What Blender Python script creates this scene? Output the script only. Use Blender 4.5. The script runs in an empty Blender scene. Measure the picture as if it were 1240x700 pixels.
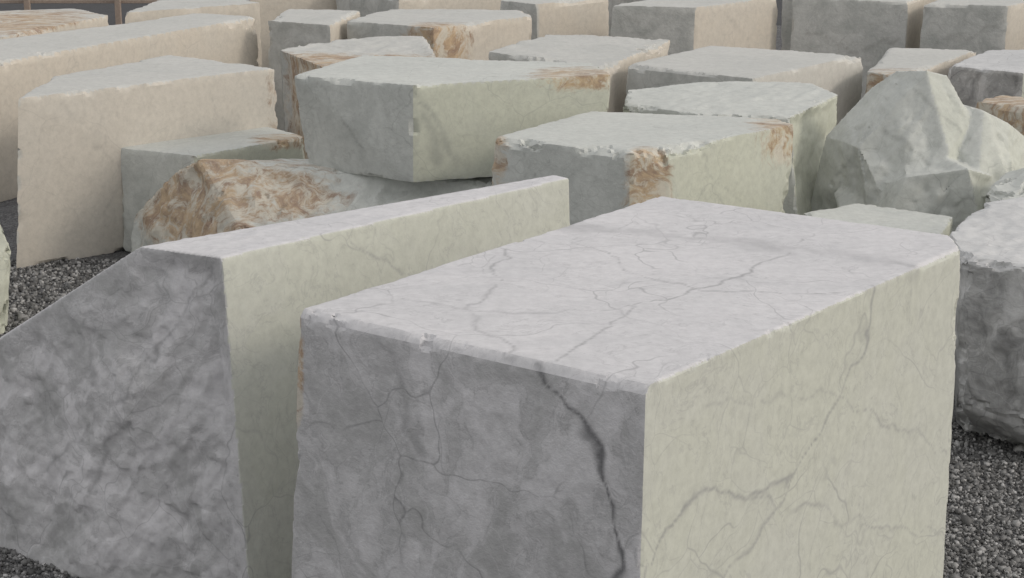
import bpy, bmesh, math, random
import numpy as np
from mathutils import Vector, Matrix
rng=np.random.default_rng(7); random.seed(7)
scene=bpy.context.scene
scene.view_settings.view_transform='Standard'
try: scene.view_settings.look='None'
except Exception: pass
scene.view_settings.exposure=0

# ------------------------------------------------------------ numpy noise
def _h(ix,iy,iz,seed):
    n=(ix.astype(np.int64)*374761393+iy.astype(np.int64)*668265263+iz.astype(np.int64)*2147483647+seed*1274126177)&0xffffffff
    n=((n^(n>>13))*1274126177)&0xffffffff
    n=((n^(n>>16))*2246822519)&0xffffffff
    return ((n^(n>>15))&0xffffff)/float(0xffffff)
def vnoise(p,seed=0):
    i=np.floor(p).astype(np.int64); f=p-i; u=f*f*f*(f*(f*6-15)+10)
    r=0
    for dx in (0,1):
        wx=u[:,0] if dx else 1-u[:,0]
        for dy in (0,1):
            wy=u[:,1] if dy else 1-u[:,1]
            for dz in (0,1):
                wz=u[:,2] if dz else 1-u[:,2]
                r=r+wx*wy*wz*_h(i[:,0]+dx,i[:,1]+dy,i[:,2]+dz,seed)
    return r*2-1
ROT=np.array([[.36,.48,-.8],[-.8,.6,0],[.48,.64,.6]])
def fbm(p,scale,octv=4,seed=0,gain=.5):
    r=0;a=1;t=0;q=p*scale
    for o in range(octv):
        q=q@ROT
        r=r+a*vnoise(q+o*17.3,seed+o*13);t+=a;a*=gain;q=q*2.03
    return r/t
def facets(p,scale,seed=0,step=.35):
    q=p*scale; i=np.floor(q).astype(np.int64)
    best=np.full(len(p),9e9); out=np.zeros(len(p))
    for dx in (-1,0,1):
        for dy in (-1,0,1):
            for dz in (-1,0,1):
                a,b,c=i[:,0]+dx,i[:,1]+dy,i[:,2]+dz
                cx=a+_h(a,b,c,seed+1);cy=b+_h(a,b,c,seed+2);cz=c+_h(a,b,c,seed+3)
                vx,vy,vz=q[:,0]-cx,q[:,1]-cy,q[:,2]-cz
                d=vx*vx+vy*vy+vz*vz
                g=(_h(a,b,c,seed+4)-.5)*vx+(_h(a,b,c,seed+5)-.5)*vy+(_h(a,b,c,seed+6)-.5)*vz+(_h(a,b,c,seed+7)-.5)*step
                m=d<best
                best=np.where(m,d,best); out=np.where(m,g,out)
    return out
def planes_max(p,scale,seed,k=14):
    # continuous, angular relief: upper envelope of many randomly tilted planes
    r=np.random.default_rng(seed); out=np.full(len(p),-9e9)
    q=p*scale
    for j in range(k):
        g=r.normal(size=3)*.9; ph=r.uniform(0,6.28,3)
        t=q@g+ph[0]
        tri=np.abs(((t/3.0)%2)-1)
        out=np.maximum(out,tri*1.0-r.uniform(0,.25))
    return out

# ------------------------------------------------------------ materials
def N(nt,t,**k):
    n=nt.nodes.new(t)
    for a,b in k.items(): setattr(n,a,b)
    return n
def marble(name,light,cloud,shadecol,vein,sunside,stain=(0.54,0.38,0.22),veinamt=.8,netamt=.5,rust=True,mscale=(.8,3.4,1.4),gb=.5):
    m=bpy.data.materials.new(name); m.use_nodes=True; nt=m.node_tree; L=nt.links
    bs=nt.nodes['Principled BSDF']; bs.inputs['Roughness'].default_value=.75
    bs.inputs['Specular IOR Level'].default_value=.22
    tc=N(nt,'ShaderNodeTexCoord')
    co=tc.outputs['Object']
    def noise(sc,det=4,rough=.55,dist=0,vec=None):
        n=N(nt,'ShaderNodeTexNoise'); n.inputs['Scale'].default_value=sc; n.inputs['Detail'].default_value=det
        n.inputs['Roughness'].default_value=rough; n.inputs['Distortion'].default_value=dist
        L.new(vec or co,n.inputs['Vector']); return n
    def ramp(src,a,b,lo=0,hi=1):
        r=N(nt,'ShaderNodeMapRange'); r.inputs[1].default_value=a; r.inputs[2].default_value=b
        r.inputs[3].default_value=lo; r.inputs[4].default_value=hi; L.new(src,r.inputs[0]); return r.outputs[0]
    def mth(op,a,b=None,clamp=False):
        n=N(nt,'ShaderNodeMath',operation=op,use_clamp=clamp)
        for i,v in enumerate((a,b)):
            if v is None: continue
            if isinstance(v,(int,float)): n.inputs[i].default_value=v
            else: L.new(v,n.inputs[i])
        return n.outputs[0]
    def mix(f,a,b):
        n=N(nt,'ShaderNodeMix',data_type='RGBA')
        if isinstance(f,(int,float)): n.inputs[0].default_value=f
        else: L.new(f,n.inputs[0])
        for i,v in ((6,a),(7,b)):
            if isinstance(v,tuple): n.inputs[i].default_value=(*v,1)
            else: L.new(v,n.inputs[i])
        return n.outputs[2]
    wa=N(nt,'ShaderNodeVertexColor'); wa.layer_name='warp'
    ws=N(nt,'ShaderNodeSeparateColor'); L.new(wa.outputs['Color'],ws.inputs[0]); cl=wa.outputs['Alpha']
    wv=N(nt,'ShaderNodeVectorMath',operation='MULTIPLY_ADD'); L.new(wa.outputs['Color'],wv.inputs[0]); wv.inputs[1].default_value=(.5,.5,.5); L.new(co,wv.inputs[2])
    def veins(sc,width,vec):
        v=N(nt,'ShaderNodeTexVoronoi',feature='DISTANCE_TO_EDGE'); v.inputs['Scale'].default_value=sc; L.new(vec,v.inputs['Vector'])
        return ramp(v.outputs['Distance'],0,width,1,0)
    va=veins(1.25,.009,wv.outputs[0]); vb=veins(3.1,.015,wv.outputs[0])
    ma=ramp(ws.outputs[0],.38,.60); mb=ramp(ws.outputs[1],.42,.60)
    mp=N(nt,'ShaderNodeMapping'); mp.inputs['Rotation'].default_value=(.5,.9,.6); mp.inputs['Scale'].default_value=mscale; L.new(wv.outputs[0],mp.inputs[0])
    st=noise(1.6,6,.62,.2,mp.outputs[0])
    thin=ramp(mth('ABSOLUTE',mth('SUBTRACT',st.outputs[0],.5)),0,.012,1,0)
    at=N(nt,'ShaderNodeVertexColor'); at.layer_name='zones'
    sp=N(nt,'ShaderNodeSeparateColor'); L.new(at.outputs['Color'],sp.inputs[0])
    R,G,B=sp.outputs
    am=N(nt,'ShaderNodeVertexColor'); am.layer_name='marks'
    sm=N(nt,'ShaderNodeSeparateColor'); L.new(am.outputs['Color'],sm.inputs[0]); Vn=sm.outputs[0]; Ln=sm.outputs[1]
    fine=noise(17,5,.74)
    c=mix(mth('MULTIPLY',cl,.3),light,cloud)
    c=mix(mth('MULTIPLY',ramp(st.outputs[0],.50,.66),.4),c,cloud)
    c=mix(B,c,mix(mth('MULTIPLY',cl,.3),sunside,mix(.5,cloud,sunside)))
    mot=ramp(mth('ADD',mth('MULTIPLY',st.outputs[0],.87),mth('MULTIPLY',cl,.06)),.38,.58)
    c=mix(mth('MULTIPLY',G,mth('ADD',mth('MULTIPLY',mot,.78),.12),True),c,shadecol)  # faces away from the sun painted greyer: shade put into the colour
    vm=mth('MAXIMUM',mth('MULTIPLY',va,ma),mth('MULTIPLY',mth('MULTIPLY',vb,mb),.65))
    vm=mth('MULTIPLY',mth('MAXIMUM',vm,mth('MULTIPLY',thin,.5)),netamt)
    vm=mth('MAXIMUM',vm,Vn)
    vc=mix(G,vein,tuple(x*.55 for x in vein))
    c=mix(mth('MULTIPLY',vm,veinamt,True),c,vc)
    wl=ramp(mth('ABSOLUTE',mth('SUBTRACT',ws.outputs[2],.47)),0,.005,1,0)
    c=mix(mth('MAXIMUM',mth('MULTIPLY',mth('MULTIPLY',wl,G),.3),Ln),c,light)
    if rust:
        sn=noise(3.4,7,.76,.1,mp.outputs[0])
        s2=N(nt,'ShaderNodeSeparateColor'); L.new(sn.outputs['Color'],s2.inputs[0])
        oc=mix(ramp(s2.outputs[0],.44,.60),stain,(stain[0]*.52,stain[1]*.45,stain[2]*.5))
        oc=mix(ramp(s2.outputs[1],.47,.56),oc,(.62,.57,.48))
        rm=mth('MULTIPLY',mth('SUBTRACT',mth('ADD',R,mth('MULTIPLY',sn.outputs[0],2.4)),1.62),2.6,True)
        rm=mth('MULTIPLY',rm,ramp(R,.02,.45))
        c=mix(mth('MULTIPLY',rm,.8),c,oc)
    f=ramp(fine.outputs[0],.3,.62,.88,1.03)
    mm=N(nt,'ShaderNodeMix',data_type='RGBA',blend_type='MULTIPLY'); mm.inputs[0].default_value=1
    cc=N(nt,'ShaderNodeCombineColor')
    for s in range(3): L.new(f,cc.inputs[s])
    L.new(c,mm.inputs[6]); L.new(cc.outputs[0],mm.inputs[7])
    L.new(mm.outputs[2],bs.inputs['Base Color'])
    b1=N(nt,'ShaderNodeBump'); b1.inputs['Distance'].default_value=.02; L.new(fine.outputs[0],b1.inputs['Height'])
    L.new(ramp(G,0,1,.10,gb),b1.inputs['Strength'])
    L.new(b1.outputs[0],bs.inputs['Normal'])
    return m
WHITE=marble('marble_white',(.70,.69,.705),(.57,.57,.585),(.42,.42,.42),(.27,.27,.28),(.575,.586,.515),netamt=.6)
SKYLIT_GREEN=marble('marble_skylit_green',(.63,.645,.615),(.52,.54,.52),(.45,.465,.44),(.28,.29,.27),(.575,.588,.495),netamt=.42)  # greenish tint puts the nearer blocks' skylit shade into the colour
SUNLIT_PEACH=marble('marble_sunlit_peach',(.60,.60,.575),(.50,.51,.49),(.42,.43,.41),(.36,.34,.31),(.635,.58,.50),netamt=.35)  # peach side colour stands in for low sun on the far blocks
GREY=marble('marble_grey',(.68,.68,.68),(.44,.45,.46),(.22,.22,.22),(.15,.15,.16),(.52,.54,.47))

# ------------------------------------------------------------ block builder
def seglines(p,nrm,lines):
    wv=np.stack([fbm(p,4,3,s) for s in (301,302,303)],1)*.10+np.stack([fbm(p,17,2,s) for s in (311,312,313)],1)*.016
    wv-=nrm*(wv*nrm).sum(1)[:,None]
    out=np.zeros(len(p)); lt=np.zeros(len(p)); pw=p+wv
    thick=np.clip(1+1.1*fbm(p,6,2,77),.4,2); br=np.clip(.95+.5*fbm(p,3,2,99),.3,1.1)
    for pts,wd,am in lines:
        pts=np.array(pts,float)
        for a,b in zip(pts[:-1],pts[1:]):
            ab=b-a; t=np.clip(((pw-a)@ab)/(ab@ab),0,1); dv=pw-(a+t[:,None]*ab)
            nc=(dv*nrm).sum(1); dv=dv-nrm*np.where(np.abs(nc)<.1,nc,0)[:,None]
            d=np.linalg.norm(dv,axis=1)
            v=abs(am)*br*np.exp(-(d/(wd*thick))**2)
            if am>0: out=np.maximum(out,v)
            else: lt=np.maximum(lt,v)
    return out,lt
def block(name,hulls,mat,vox=.05,chip=(.006,.05),rough=.004,dirs=(),stains=(),shadeside=1.0,sunside=1.0,seed=None,lines=(),tight=True,bias=.3,ridge=0,ang=0,flk=1.0):
    seed=seed if seed is not None else rng.integers(1000)
    bm=bmesh.new(); planes=[]
    for pts in hulls:
        vs=[bm.verts.new(p) for p in pts]
        r=bmesh.ops.convex_hull(bm,input=vs,use_existing_faces=False)
        junk=[g for g in r['geom_interior']+r['geom_unused'] if isinstance(g,bmesh.types.BMVert)]
        if junk: bmesh.ops.delete(bm,geom=list(set(junk)),context='VERTS')
        hb=bmesh.new(); hv=[hb.verts.new(p) for p in pts]; bmesh.ops.convex_hull(hb,input=hv); hb.normal_update()
        pl=[]
        for f in hb.faces:
            n=f.normal; d=n.dot(f.verts[0].co)
            if f.calc_area()<1e-5: continue
            if not any(n.dot(q[0])>.999 and abs(d-q[1])<.01 for q in pl): pl.append((n.copy(),d))
        cen=sum((Vector(p) for p in pts),Vector())/len(pts)
        pl=[(n if n.dot(cen)<d else -n, d if n.dot(cen)<d else -d) for n,d in pl]
        planes.append((np.array([tuple(n) for n,_ in pl]),np.array([d for _,d in pl])))
        hb.free()
    bmesh.ops.recalc_face_normals(bm,faces=bm.faces[:])
    me=bpy.data.meshes.new(name); bm.to_mesh(me); bm.free()
    ob=bpy.data.objects.new(name,me); bpy.context.collection.objects.link(ob)
    md=ob.modifiers.new('r','REMESH'); md.mode='VOXEL'; md.voxel_size=vox; md.use_smooth_shade=True
    dg=bpy.context.evaluated_depsgraph_get(); ev=ob.evaluated_get(dg)
    nm=bpy.data.meshes.new_from_object(ev); ob.modifiers.clear(); ob.data=nm; nm.name=name
    n=len(nm.vertices); p=np.empty(n*3); nm.vertices.foreach_get('co',p); p=p.reshape(-1,3)
    ed=np.empty(len(nm.edges)*2,int); nm.edges.foreach_get('vertices',ed); ed=ed.reshape(-1,2)
    deg=np.bincount(ed.ravel(),minlength=n)+1e-9
    def smooth(v,it):
        for _ in range(it):
            s=np.bincount(ed[:,0],v[ed[:,1]],n)+np.bincount(ed[:,1],v[ed[:,0]],n)
            v=.4*v+.6*s/deg
        return v
    best=np.full(n,-9e9); n1=np.zeros((n,3)); n2=np.zeros((n,3)); s1=np.zeros(n); s2=np.zeros(n); near=np.zeros(n,int)
    for nn,dd in planes:
        sd=p@nn.T-dd; i1=sd.argmax(1); m1=sd[np.arange(n),i1]
        dots=nn@nn.T
        sd2=np.where(dots[i1]<.86,sd,-9e9); i2=sd2.argmax(1); m2=sd2[np.arange(n),i2]
        near+= (m1>-.06)
        use=-np.abs(m1)>best+1e-5
        best=np.where(use,-np.abs(m1),best)
        n1[use]=nn[i1][use]; n2[use]=nn[i2][use]; s1[use]=m1[use]; s2[use]=m2[use]
    ok=(near==1)
    c12=(n1*n2).sum(1); den=np.clip(1-c12**2,.25,1)
    e=ok&(s2>-.75*vox)
    al=-(s1-s2*c12)/den; be=-(s2-s1*c12)/den
    mv=np.where(e[:,None],n1*al[:,None]+n2*be[:,None],-n1*s1[:,None])
    ln=np.linalg.norm(mv,axis=1,keepdims=True); mv*=np.minimum(1,1.6*vox/np.maximum(ln,1e-9))
    mv[~ok]=0
    p=p+mv; s1=s1+(mv*n1).sum(1); s2=s2+(mv*n2).sum(1)
    w0,w1=chip
    q=fbm(p,1.5,3,seed); fcx=facets(p,5,seed+9); fc2=facets(p,11,seed+19)
    w=w0*(1+fc2)+w1*np.clip(q*3.2-bias,0,1.8)*(1+1.1*fcx+.5*fc2)+w1*1.6*np.clip(fcx-.08,0,1)+w1*.5*np.clip(fc2-.1,0,1)
    w=np.where(near>1,0,w)
    a=np.clip(-s1,0,9); b=np.clip(-s2,0,9)
    dl=np.clip((w-a-b)/2,0,None)
    mvec=-(n1+n2)*dl[:,None]
    chipz=np.clip(dl/.015,0,1)
    out=n1*(fbm(p,1.3,2,seed+20)*rough*1.5*np.clip(b/.05,0,1))[:,None]
    out+=n1*(chipz*(fbm(p,14,3,seed+30)*.010))[:,None]
    for dvec,amp,sc in dirs:
        dvec=np.array(dvec,float); dvec/=np.linalg.norm(dvec)
        edge=np.clip(b/.10,0.08,1)
        wt=smooth(np.clip((n1@dvec-(.78 if tight else .3))/.12,0,1)*edge,1)
        sk=p*np.array([1,1,.75])
        wp=np.stack([fbm(p,1.5,3,seed+3+k) for k in range(3)],1)*.2
        if ang:
            dd=-planes_max(sk+wp*.4,sc*2.2,seed+5,5)*ang+ang*.6-planes_max(sk+wp*.3,sc*6,seed+6,4)*ang*.32
            dd=dd+fbm(p,sc*1.2,2,seed+60)*.15
            dd=smooth(dd,1)
        else:
            dd=facets(sk+wp,sc,seed+40)*1.1+facets(sk+wp,sc*2.6,seed+50)*.4+fbm(p,sc*1.3,3,seed+60,.5)*.25-.1
            dd=smooth(dd,2)
        if ridge:
            sp_=(p@np.array([[.8,.3,.5],[-.4,.9,.1],[-.45,-.3,.85]]))*np.array([5.0,2.0,1.4])
            rd=1-np.abs(fbm(sp_,1.0,4,seed+90,.55))*3.0
            dd=dd+np.clip(rd,-.3,1)*ridge/amp
        dd=dd+flk*smooth(fbm(p,9,4,seed+70,.6)*.010+facets(p,7,seed+80)*.016+facets(p,15,seed+81)*.008,1)/amp*min(1,amp/.06)
        out+=n1*(wt*dd*amp)[:,None]
    p2=p+mvec+out
    org=np.array([p2[:,0].mean(),p2[:,1].mean(),0])
    nm.vertices.foreach_set('co',(p2-org).ravel()); nm.update()
    ob.location=org
    ns=n1
    ss=lambda v,a,b:np.clip((v-a)/(b-a),0,1)
    up=ss(ns[:,2],.45,.75)
    G=(1-up)*ss(-ns[:,0],-.1,.25)*shadeside*(1-.7*chipz)  # painted shade: weight of the darker grey on left-facing sides
    Bc=(1-up)*ss(ns[:,0],-.05,.2)*sunside  # sun-side tint by direction; on peach blocks it paints in warm sunlight
    R=np.zeros(n)
    for (x,y,z,rr,rz,am) in stains:
        d=np.sqrt(((p[:,0]-x)**2+(p[:,1]-y)**2)/rr**2+((p[:,2]-z)/rz)**2)
        R=np.maximum(R,am*np.clip(1.6-d,0,1))
    A,A2=seglines(p,n1,lines) if lines else (np.zeros(n),np.zeros(n))
    one=np.ones(n)
    def attr(nme,arr):
        ca=nm.color_attributes.new(nme,'FLOAT_COLOR','POINT'); ca.data.foreach_set('color',np.stack(arr,1).astype(np.float32).ravel())
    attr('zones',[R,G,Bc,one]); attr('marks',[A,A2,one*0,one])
    wx=[fbm(p,1.6,4,seed+100+k*7,.6)*.5+.5 for k in range(3)]
    pw=p+np.stack(wx,1)*.75
    cld=np.clip((fbm(pw,1.4,6,seed+140,.62)*.5+.5-.38)/.26,0,1)
    attr('warp',wx+[cld])
    nm.materials.clear(); nm.materials.append(mat)
    nm.shade_smooth(); nm.set_sharp_from_angle(angle=math.radians(24))
    return ob
def prism(top,z0=0.0,bot=None,j=.02):
    bot=bot or [(x+random.uniform(-j,j),y+random.uniform(-j,j)) for x,y,z in top]
    return list(top)+[(x,y,z0) for x,y in bot]
def Z(z,*xy): return [(x,y,z) for x,y in xy]

# ---- foreground
ML=[([(.25,9.62,2.05),(.65,9.45,2.05),(1.0,9.30,2.05),(1.61,9.04,2.05),(2.05,8.70,2.05)],.085,.42),
    ([(1.57,9.30,2.05),(1.25,8.8,2.05),(.905,8.33,2.05),(.62,8.05,2.05),(.44,7.72,2.05),(.206,7.19,2.05)],.008,.75),
    ([(-.086,9.12,2.05),(-.03,8.40,2.05),(-.19,7.92,2.05),(-.09,7.54,2.05),(.0,7.3,2.05)],.007,.65),
    ([(.35,9.35,2.05),(.61,8.63,2.05),(.94,8.3,2.05),(1.6,8.25,2.05)],.0065,.65),
    ([(-.6,8.3,2.05),(-.19,7.92,2.05),(.35,7.95,2.05),(.6,8.05,2.05)],.006,.6),
    ([(1.744,8.388,2.05),(1.684,8.313,1.77),(1.545,8.143,1.555),(1.297,7.835,1.28),(1.091,7.581,1.30),(.772,7.186,1.444),(.638,7.021,1.345),(.57,6.94,1.2)],.0085,.75),
    ([(1.545,8.143,1.555),(2.0,8.70,1.2),(2.284,9.055,.91)],.0065,.65),
    ([(1.297,7.835,1.28),(1.21,7.728,1.16),(.953,7.41,.98),(.9,7.35,.7)],.0075,.65),
    ([(1.091,7.581,1.28),(1.7,8.3,.9),(2.33,9.11,.45)],.0065,.6),
    ([(1.545,8.143,1.555),(1.2,7.71,1.75),(.8,7.22,1.8)],.006,.4),
    ([(.103,7.207,2.01),(.273,7.084,1.87),(.35,7.03,1.72),(.392,6.999,1.61),(.445,6.961,1.33),(.47,6.94,1.0)],.011,1.1),
    ([(-.123,7.37,1.955),(-.115,7.365,1.6),(-.108,7.359,1.353)],.014,-.42),
    ([(-.826,7.876,1.18),(-.74,7.81,1.02),(-.65,7.749,.904)],.012,-.5),
    ([(0,7.281,1.50),(.12,7.195,1.42),(.245,7.105,1.27)],.009,-.4),
    ([(-.5,7.64,1.6),(-.35,7.53,1.3)],.008,-.3),
    ([(-.60,7.71,2.0),(-.50,7.64,1.75),(-.42,7.58,1.5)],.03,.35)]
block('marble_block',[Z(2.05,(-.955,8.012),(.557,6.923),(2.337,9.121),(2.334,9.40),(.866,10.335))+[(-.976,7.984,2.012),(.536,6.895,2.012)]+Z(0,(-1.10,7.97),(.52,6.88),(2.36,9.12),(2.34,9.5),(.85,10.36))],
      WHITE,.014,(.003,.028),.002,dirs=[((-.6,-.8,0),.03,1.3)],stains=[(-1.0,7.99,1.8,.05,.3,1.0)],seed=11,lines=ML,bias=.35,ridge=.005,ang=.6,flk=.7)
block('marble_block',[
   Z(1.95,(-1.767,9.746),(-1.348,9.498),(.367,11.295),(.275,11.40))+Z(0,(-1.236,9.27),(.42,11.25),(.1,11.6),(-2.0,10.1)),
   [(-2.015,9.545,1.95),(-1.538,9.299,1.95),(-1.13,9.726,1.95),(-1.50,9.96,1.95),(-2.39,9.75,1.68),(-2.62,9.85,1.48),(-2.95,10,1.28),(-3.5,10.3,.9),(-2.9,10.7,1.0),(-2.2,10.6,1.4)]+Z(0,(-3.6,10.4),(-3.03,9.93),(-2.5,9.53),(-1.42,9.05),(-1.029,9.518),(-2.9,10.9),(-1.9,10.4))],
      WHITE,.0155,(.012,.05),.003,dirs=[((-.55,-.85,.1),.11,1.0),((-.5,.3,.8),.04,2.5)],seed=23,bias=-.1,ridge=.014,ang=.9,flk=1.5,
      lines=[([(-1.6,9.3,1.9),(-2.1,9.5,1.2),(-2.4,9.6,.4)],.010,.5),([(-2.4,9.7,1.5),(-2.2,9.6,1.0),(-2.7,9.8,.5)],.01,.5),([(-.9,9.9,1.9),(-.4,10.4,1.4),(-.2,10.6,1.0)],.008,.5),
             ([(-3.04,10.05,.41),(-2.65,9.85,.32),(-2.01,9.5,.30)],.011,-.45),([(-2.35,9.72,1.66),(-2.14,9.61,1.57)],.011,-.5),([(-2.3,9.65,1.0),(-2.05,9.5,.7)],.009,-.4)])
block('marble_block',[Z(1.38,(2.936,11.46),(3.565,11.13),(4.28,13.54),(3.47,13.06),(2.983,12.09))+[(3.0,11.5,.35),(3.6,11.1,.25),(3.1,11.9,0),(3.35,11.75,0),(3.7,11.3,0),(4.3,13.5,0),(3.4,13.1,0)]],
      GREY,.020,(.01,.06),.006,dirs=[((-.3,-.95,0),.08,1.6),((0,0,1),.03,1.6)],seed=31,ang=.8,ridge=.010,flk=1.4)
# ---- middle
block('marble_block',[prism(Z(1.6,(-.166,14.41),(.915,13.84),(1.237,13.94),(2.366,15.03),(2.252,15.30),(.683,15.65)))],
      SKYLIT_GREEN,.026,(.006,.06),.003,stains=[(1.07,13.88,.9,.19,1.2,1.0),(2.30,15.0,1.5,.40,.22,.8),(-.16,14.4,1.4,.14,.4,.9)],shadeside=.6,seed=41,
      lines=[([(.1,14.3,1.5),(.5,14.05,.9)],.012,.5),([(1.5,14.2,1.5),(1.9,14.6,1.0)],.012,.4)])
block('marble_block',[Z(1.86,(-1.935,15.973),(-.848,15.436),(-.72,15.47),(.879,16.019),(.724,16.70),(-1.412,17.21))+Z(1.0,(-1.85,16.10),(-.86,15.46),(-.40,15.62),(.85,16.04),(.72,16.7),(-1.4,17.2)),],
      SKYLIT_GREEN,.026,(.006,.06),.003,stains=[(.62,16.0,1.84,.45,.12,.9)],shadeside=.55,seed=43,
      lines=[([(-.8,15.44,1.8),(-.62,15.5,1.5),(-.45,15.6,1.15)],.03,.6),([(-.75,15.47,1.6),(-.6,15.5,1.2)],.05,.5),([(-1.7,15.9,1.8),(-1.3,15.7,1.3)],.012,.5)])
block('marble_block',[prism(Z(1.03,(-3.748,16.897),(-2.94,16.507),(-2.01,17.43),(-2.49,18.04)))],SKYLIT_GREEN,.035,(.01,.05),.004,shadeside=.6,stains=[(-2.2,17.3,1.03,.3,.1,.9)],seed=44)
block('marble_boulder',[[(-2.817,16.02,1.10),(-1.87,16.29,.97),(-1.355,15.78,.96),(-.146,15.71,.96),(-.2,16.6,.96),(-1.9,16.6,.96),(-3.09,16.26,.93),(-3.5,16.42,.5),(-3.62,16.42,0),(-2.6,15.35,0),(-2.4,15.5,.6),(-.2,15.2,.3),(-.2,15.1,0),(-.2,16.6,0),(-2.2,16.5,0)]],
      SKYLIT_GREEN,.024,(.015,.07),.008,dirs=[((-.3,-.9,.3),.09,1.2),((0,-.5,.85),.05,1.5)],stains=[(-2.9,16.0,.75,.8,.55,1.0),(-2.2,15.8,.85,.7,.25,.8)],shadeside=.7,seed=47,tight=False,ridge=.012,ang=.9)
block('marble_block',[prism(Z(1.61,(-4.451,16.227),(-2.344,18.013),(-3.575,18.907),(-4.439,17.494)),0,[(-4.60,16.27),(-2.36,18.0),(-3.58,18.9),(-4.5,17.6)])],
      SUNLIT_PEACH,.03,(.006,.06),.004,sunside=.75,seed=48,stains=[(-2.35,18,1.3,.12,.5,.5)],lines=[([(-4.1,16.5,1.5),(-3.7,16.9,.8),(-3.9,16.7,.3)],.012,.4),([(-3,17.4,1.5),(-2.7,17.7,1.1)],.012,.4)])
block('marble_boulder',[
   [(3.36,15.8,1.93),(3.58,15.62,1.96),(3.79,15.7,1.90),(3.17,15.9,1.77),(2.81,16.05,1.3),(2.70,16.1,.64),(3.0,15.55,1.30),(3.25,15.2,.8),(3.75,15.3,1.30),(3.98,15.55,1.55),(3.6,16.3,1.6),(2.8,15.9,0),(3.2,15.1,0),(4.0,15.3,0),(3.9,16.8,0),(3.1,16.6,0)],
   [(3.79,15.75,1.68),(4.08,15.55,1.62),(4.35,15.7,1.48),(4.62,16.0,1.28),(4.30,15.2,1.02),(3.95,15.05,.95),(4.72,15.55,.6),(3.7,15.1,.5),(4.7,16.3,.4),(3.9,15.0,0),(4.7,15.3,0),(4.8,16.3,0),(3.9,16.7,0),(4.1,16.4,1.4)],
   [(2.85,15.75,.85),(3.35,15.15,1.12),(3.85,15.02,1.22),(4.1,15.2,1.12),(3.0,15.2,0),(4.2,14.9,0),(4.5,15.4,.4),(3.4,15.9,1.35),(3.0,15.0,.35)]],
      SKYLIT_GREEN,.020,(.008,.04),.012,dirs=[((0,-1,0.3),.11,1.5)],shadeside=.3,sunside=.6,seed=58,tight=False,ridge=.014,ang=.9,flk=1.3,
      lines=[([(3.2,15.5,1.5),(3.6,15.3,1.2),(4.1,15.1,1.0)],.02,.5),([(3.5,15.6,1.8),(3.9,15.4,1.4)],.015,.5),([(3.0,15.4,.9),(3.6,15.1,.6)],.015,.4)])
block('marble_block',[prism(Z(1.0,(2.357,14.35),(2.878,14.71),(3.549,14.21),(3.313,13.61),(2.461,13.84)))],SKYLIT_GREEN,.03,(.01,.05),.008,dirs=[((0,0,1),.03,1.5)],seed=54)
block('marble_boulder',[prism(Z(1.2,(3.78,14.28),(4.161,15.0),(4.838,15.45),(4.5,14.0),(3.9,13.9))+[(4.3,14.6,1.35)])],SKYLIT_GREEN,.024,(.015,.05),.015,dirs=[((0,0,1),.10,1.3),((-.6,-.8,0),.1,1.3)],shadeside=.4,seed=55,tight=False,ridge=.010,ang=.9)
block('marble_boulder',[[(-4.1,14.2,.45),(-4.06,14.3,.72),(-4.2,14.4,1.02),(-4.9,14.9,1.2),(-5.4,14.2,1.1),(-4.13,14.2,0),(-4.5,13.7,.3),(-4.5,13.7,0),(-5.3,13.8,0),(-5.2,15,0),(-4.3,14.9,0)]],SKYLIT_GREEN,.028,(.02,.06),.01,dirs=[((1,-.5,.3),.08,1.3)],seed=56,tight=False,ridge=.008,ang=.9)
block('marble_block',[prism(Z(1.55,(1.0,16.3),(1.667,15.77),(2.44,15.65),(3.05,16.8),(2.90,17.5),(1.945,17.6),(1.095,17.08)),0,[(1.0,16.3),(1.66,15.8),(2.6,15.6),(3.1,16.75),(2.95,17.5),(1.95,17.6),(1.1,17.1)])],
      SKYLIT_GREEN,.026,(.015,.06),.006,dirs=[((1,-.4,0),.12,1.4),((0,0,1),.035,1.0)],shadeside=.6,seed=59,ridge=.010,ang=.9)
# ---- far
block('marble_block',[prism(Z(1.5,(1.185,18.95),(2.408,18.03),(3.835,19.71),(2.22,20.35)))],SUNLIT_PEACH,.038,(.008,.05),.004,shadeside=.7,sunside=.35,seed=61)
block('marble_block',[prism(Z(1.5,(-2.57,20.03),(-1.817,18.5),(-.80,19.53),(-1.01,21.15),(-2.01,21.09)))],SUNLIT_PEACH,.034,(.015,.07),.008,dirs=[((-.9,-.4,0),.12,1.4),((0,0,1),.06,1.2)],stains=[(-2.2,19.2,1.0,.75,1.2,1.0),(-1.2,19.2,1.5,.7,.10,.75)],seed=62,ridge=.01,ang=.9)
block('marble_block',[prism(Z(1.5,(-.27,19.9),(.94,18.73),(1.83,20.88),(.39,21.5)))],SUNLIT_PEACH,.04,(.015,.06),.006,dirs=[((0,0,1),.05,1.2)],seed=63,ang=.9)
block('marble_block',[prism(Z(1.5,(-5.53,18.95),(-4.56,21.37),(-3.185,22.9),(-4.01,23.3),(-6.02,20.66)))],SUNLIT_PEACH,.042,(.008,.06),.005,seed=64,lines=[([(-5.2,19.6,1.4),(-4.9,20.4,.9)],.02,.35),([(-4.2,21.8,1.4),(-3.7,22.3,.9)],.02,.35)])
block('marble_block',[prism(Z(1.5,(-5.92,21.02),(-5.10,23.06),(-5.69,23.74),(-6.99,23.4),(-7.2,21.3)))],SUNLIT_PEACH,.045,(.015,.07),.01,stains=[(-6.2,22.3,1.55,1.3,.12,.9)],seed=65)
block('marble_block',[prism(Z(1.5,(-4.95,23.3),(-3.36,24.37),(-3.86,25.1),(-4.79,24.65)))],SUNLIT_PEACH,.05,(.01,.05),.006,seed=66)
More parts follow.
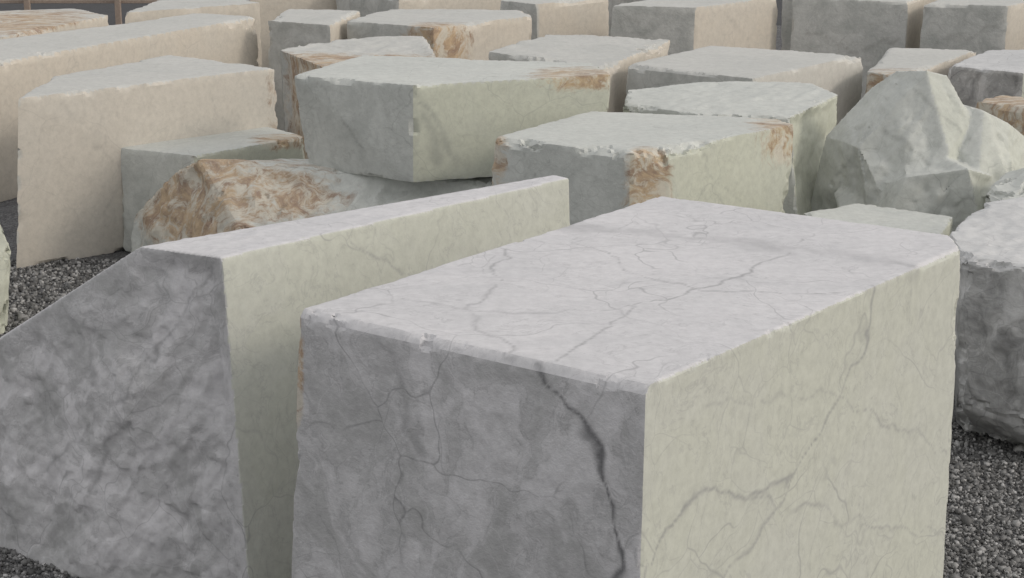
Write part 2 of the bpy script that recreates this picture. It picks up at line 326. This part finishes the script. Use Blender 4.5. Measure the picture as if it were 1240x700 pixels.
block('marble_block',[prism(Z(1.5,(-3.05,22.57),(-2.206,22.1),(-1.95,23.57),(-2.90,23.74)))],SUNLIT_PEACH,.045,(.015,.06),.01,dirs=[((0,-1,0),.06,1.3)],shadeside=.8,seed=67,ang=.8)
block('marble_block',[prism(Z(1.5,(-2.05,22.49),(-.943,21.88),(.26,22.97),(.107,23.57),(-1.61,23.74)))],SUNLIT_PEACH,.042,(.01,.06),.006,stains=[(-.85,21.9,1.2,.5,.5,1.0)],seed=68)
block('marble_block',[prism(Z(1.5,(-.167,24.65),(.328,24.19),(1.34,25.13),(.70,25.8)))],SUNLIT_PEACH,.05,(.01,.05),.006,seed=69)
block('marble_block',[prism(Z(1.6,(1.263,23.26),(2.31,23.0),(3.526,24.16),(2.45,24.65)))],SUNLIT_PEACH,.045,(.006,.04),.005,seed=70,lines=[([(1.5,23.2,1.5),(1.9,23.1,.9)],.02,.4),([(2.7,23.4,1.5),(3.1,23.8,1.0)],.02,.35)])
block('marble_block',[prism(Z(1.6,(3.68,23.98),(5.126,23.62),(5.5,24.35),(4.08,25.1)))],SUNLIT_PEACH,.045,(.006,.04),.005,seed=71,lines=[([(3.9,23.9,1.2),(4.5,23.8,.9),(5.0,23.65,1.1)],.02,.4)])
block('marble_block',[prism(Z(1.6,(5.27,23.45),(6.31,23.18),(6.99,23.98),(5.85,24.45)))],SUNLIT_PEACH,.045,(.006,.04),.005,seed=72,lines=[([(5.4,23.4,1.1),(6.2,23.2,1.3)],.02,.4)])
block('marble_block',[prism(Z(1.4,(3.75,19.14),(4.05,18.76),(4.68,19.72),(5.35,20.78),(4.34,20.9)))],SUNLIT_PEACH,.042,(.015,.05),.008,dirs=[((-.5,-.9,0),.08,1.5)],stains=[(4.0,18.9,.9,.5,.6,1.0)],seed=73,ang=.8)
block('marble_block',[prism(Z(1.45,(4.63,19.22),(5.30,18.71),(6.03,19.45),(6.33,20.76),(5.35,20.37)))],GREY,.042,(.015,.05),.01,dirs=[((-.5,-.9,0),.08,1.5)],seed=74,ang=.8)
block('marble_block',[prism(Z(1.3,(4.61,17.93),(5.04,17.42),(5.6,17.79),(4.98,18.28)))],SUNLIT_PEACH,.042,(.015,.06),.01,stains=[(4.9,17.7,1.2,.8,.5,1.0)],seed=75)
for i,(x,y,a) in enumerate([(-1.2,26.3,.7),(-2.9,27.0,.3),(2.6,27.2,.6),(5.2,27.0,.9),(8.2,26.5,.4),(8.6,22.6,.7),(-8.5,19.8,.5),(7.7,19.2,.4)]):
    c,s=math.cos(a),math.sin(a); w,l=.75,1.1
    block('marble_block',[prism(Z(1.5,*[(x+c*u-s*v,y+s*u+c*v) for u,v in ((-l,-w),(l,-w),(l,w),(-l,w))]))],SUNLIT_PEACH,.07,(.01,.05),.008,seed=90+i)

# ------------------------------------------------------------ ground
def simple(name,c1,c2,scale,rough=.9,bump=.5,bd=.03):
    m=bpy.data.materials.new(name); m.use_nodes=True; nt=m.node_tree; L=nt.links; bs=nt.nodes['Principled BSDF']
    bs.inputs['Roughness'].default_value=rough
    tc=N(nt,'ShaderNodeTexCoord'); v=N(nt,'ShaderNodeTexVoronoi'); v.inputs['Scale'].default_value=scale; L.new(tc.outputs['Object'],v.inputs['Vector'])
    n=N(nt,'ShaderNodeTexNoise'); n.inputs['Scale'].default_value=scale*.06; n.inputs['Detail'].default_value=3; L.new(tc.outputs['Object'],n.inputs['Vector'])
    s=N(nt,'ShaderNodeSeparateColor'); L.new(v.outputs['Color'],s.inputs[0])
    mx=N(nt,'ShaderNodeMix',data_type='RGBA'); mx.inputs[6].default_value=(*c1,1); mx.inputs[7].default_value=(*c2,1)
    a=N(nt,'ShaderNodeMath',operation='MULTIPLY'); L.new(s.outputs[0],a.inputs[0]); L.new(n.outputs[0],a.inputs[1])
    L.new(a.outputs[0],mx.inputs[0]); L.new(mx.outputs[2],bs.inputs['Base Color'])
    b=N(nt,'ShaderNodeBump'); b.inputs['Strength'].default_value=bump; b.inputs['Distance'].default_value=bd; b.invert=True
    L.new(v.outputs['Distance'],b.inputs['Height']); L.new(b.outputs[0],bs.inputs['Normal'])
    return m
def sheet(name,x0,x1,y0,y1,z,mat):
    me=bpy.data.meshes.new(name); me.from_pydata([(x0,y0,z),(x1,y0,z),(x1,y1,z),(x0,y1,z)],[],[(0,1,2,3)]); o=bpy.data.objects.new(name,me)
    bpy.context.collection.objects.link(o); me.materials.append(mat); return o
sheet('ground',-400,400,-200,600,0,simple('gravel_ground',(.06,.06,.062),(.34,.34,.35),55,.9,.8,.02))
sheet('road',-200,200,33.5,41,.004,simple('asphalt',(.035,.035,.038),(.08,.08,.085),60,.85,.3,.005))
gm=bpy.data.materials.new('crushed_stone'); gm.use_nodes=True; nt=gm.node_tree; bs=nt.nodes['Principled BSDF']; bs.inputs['Roughness'].default_value=.9
at=N(nt,'ShaderNodeVertexColor'); at.layer_name='col'; nt.links.new(at.outputs['Color'],bs.inputs['Base Color'])
base=np.array([(-1,-1,-1),(1,-1,-1),(1,1,-1),(-1,1,-1),(-1,-1,1),(1,-1,1),(1,1,1),(-1,1,1)],float)*.6
fc=np.array([(0,3,2,1),(4,5,6,7),(0,1,5,4),(1,2,6,5),(2,3,7,6),(3,0,4,7)])
def scatter(regs):
    V=[];C=[]
    for x0,x1,y0,y1,dens,sz in regs:
        n=int((x1-x0)*(y1-y0)*dens)
        pos=np.stack([rng.uniform(x0,x1,n),rng.uniform(y0,y1,n),rng.uniform(0,.012,n)],1)
        s=sz*rng.lognormal(0,.4,n)
        A=rng.normal(size=(n,3,3)); Q,_=np.linalg.qr(A)
        sh=base[None]*rng.uniform(.55,1.2,(n,8,3))*rng.uniform(.6,1.2,(n,1,3))
        v=np.einsum('nij,nkj->nki',Q,sh)*s[:,None,None]+pos[:,None,:]
        V.append(v.reshape(-1,3))
        g=rng.choice([.10,.18,.30,.45],n,p=[.30,.33,.25,.12])*rng.uniform(.8,1.2,n)
        C.append(np.repeat(np.stack([g,g*.99,g*.98,np.ones(n)],1),8,0))
    V=np.concatenate(V);C=np.concatenate(C); n=len(V)//8
    Fa=(fc[None]+np.arange(n)[:,None,None]*8).reshape(-1,4)
    me=bpy.data.meshes.new('gravel'); me.vertices.add(len(V)); me.vertices.foreach_set('co',V.ravel())
    me.loops.add(Fa.size); me.loops.foreach_set('vertex_index',Fa.ravel()); me.polygons.add(len(Fa))
    me.polygons.foreach_set('loop_start',np.arange(len(Fa))*4); me.polygons.foreach_set('loop_total',np.full(len(Fa),4)); me.update(calc_edges=True)
    ca=me.color_attributes.new('col','FLOAT_COLOR','POINT'); ca.data.foreach_set('color',C.astype(np.float32).ravel())
    me.materials.append(gm); o=bpy.data.objects.new('gravel',me); bpy.context.collection.objects.link(o)
scatter([(2.2,4.4,8.2,12.2,3600,.0125),(-5.2,-2.2,9.8,16.6,1600,.017),(-4.2,-1.4,8.4,10.0,3000,.0125)])

# ------------------------------------------------------------ roadside fence
fm=simple('weathered_steel',(.34,.27,.22),(.22,.17,.14),30,.6,.1,.002)
def boxm(name,x0,x1,y0,y1,z0,z1,parent):
    bm=bmesh.new(); bmesh.ops.create_cube(bm,size=1)
    for v in bm.verts: v.co=Vector(((x0+x1)/2+v.co.x*(x1-x0),(y0+y1)/2+v.co.y*(y1-y0),(z0+z1)/2+v.co.z*(z1-z0)))
    bmesh.ops.bevel(bm,geom=bm.edges[:],offset=.006,segments=1,affect='EDGES')
    me=bpy.data.meshes.new(name); bm.to_mesh(me); bm.free(); me.materials.append(fm); o=bpy.data.objects.new(name,me); bpy.context.collection.objects.link(o); o.parent=parent
fe=bpy.data.objects.new('rail_fence',None); bpy.context.collection.objects.link(fe)
for i in range(-6,8):
    x=-7.05+i*1.62; boxm('post_%d'%(i+7),x-.05,x+.05,32.6,32.7,0,1.25,fe)
for k,z in enumerate((.52,1.15)): boxm('rail_%d'%(k+1),-17.5,4.5,32.705,32.745,z-.03,z+.03,fe)

# ------------------------------------------------------------ light
EL,AZ=math.radians(26),math.radians(109)
sd=Vector((math.sin(AZ)*math.cos(EL),math.cos(AZ)*math.cos(EL),math.sin(EL)))
w=bpy.data.worlds.new('World'); scene.world=w; w.use_nodes=True; nt=w.node_tree
sk=N(nt,'ShaderNodeTexSky',sky_type='NISHITA'); sk.sun_disc=False; sk.sun_elevation=EL; sk.sun_rotation=AZ; sk.dust_density=4; sk.air_density=1
hs=N(nt,'ShaderNodeHueSaturation'); hs.inputs['Saturation'].default_value=.35
nt.links.new(sk.outputs[0],hs.inputs['Color'])
# even white fill added to the sky to brighten the dark front-left faces
mxs=N(nt,'ShaderNodeMix',data_type='RGBA'); mxs.inputs[0].default_value=.7; nt.links.new(hs.outputs[0],mxs.inputs[6]); mxs.inputs[7].default_value=(5.6,5.52,5.45,1)
nt.links.new(mxs.outputs[2],nt.nodes['Background'].inputs[0]); nt.nodes['Background'].inputs[1].default_value=.145
sl=bpy.data.lights.new('sun','SUN'); sl.energy=.7; sl.angle=math.radians(10); sl.color=(1,.91,.79)
so=bpy.data.objects.new('sun',sl); bpy.context.collection.objects.link(so); so.rotation_euler=sd.to_track_quat('Z','Y').to_euler()
# ------------------------------------------------------------ camera
cd=bpy.data.cameras.new('camera'); cam=bpy.data.objects.new('camera',cd); bpy.context.collection.objects.link(cam)
cam.location=(0,0,4.4); cam.rotation_euler=(math.radians(90-15.75),0,0); cd.sensor_width=36; cd.lens=36*2200/1240; cd.clip_end=1500
scene.camera=cam
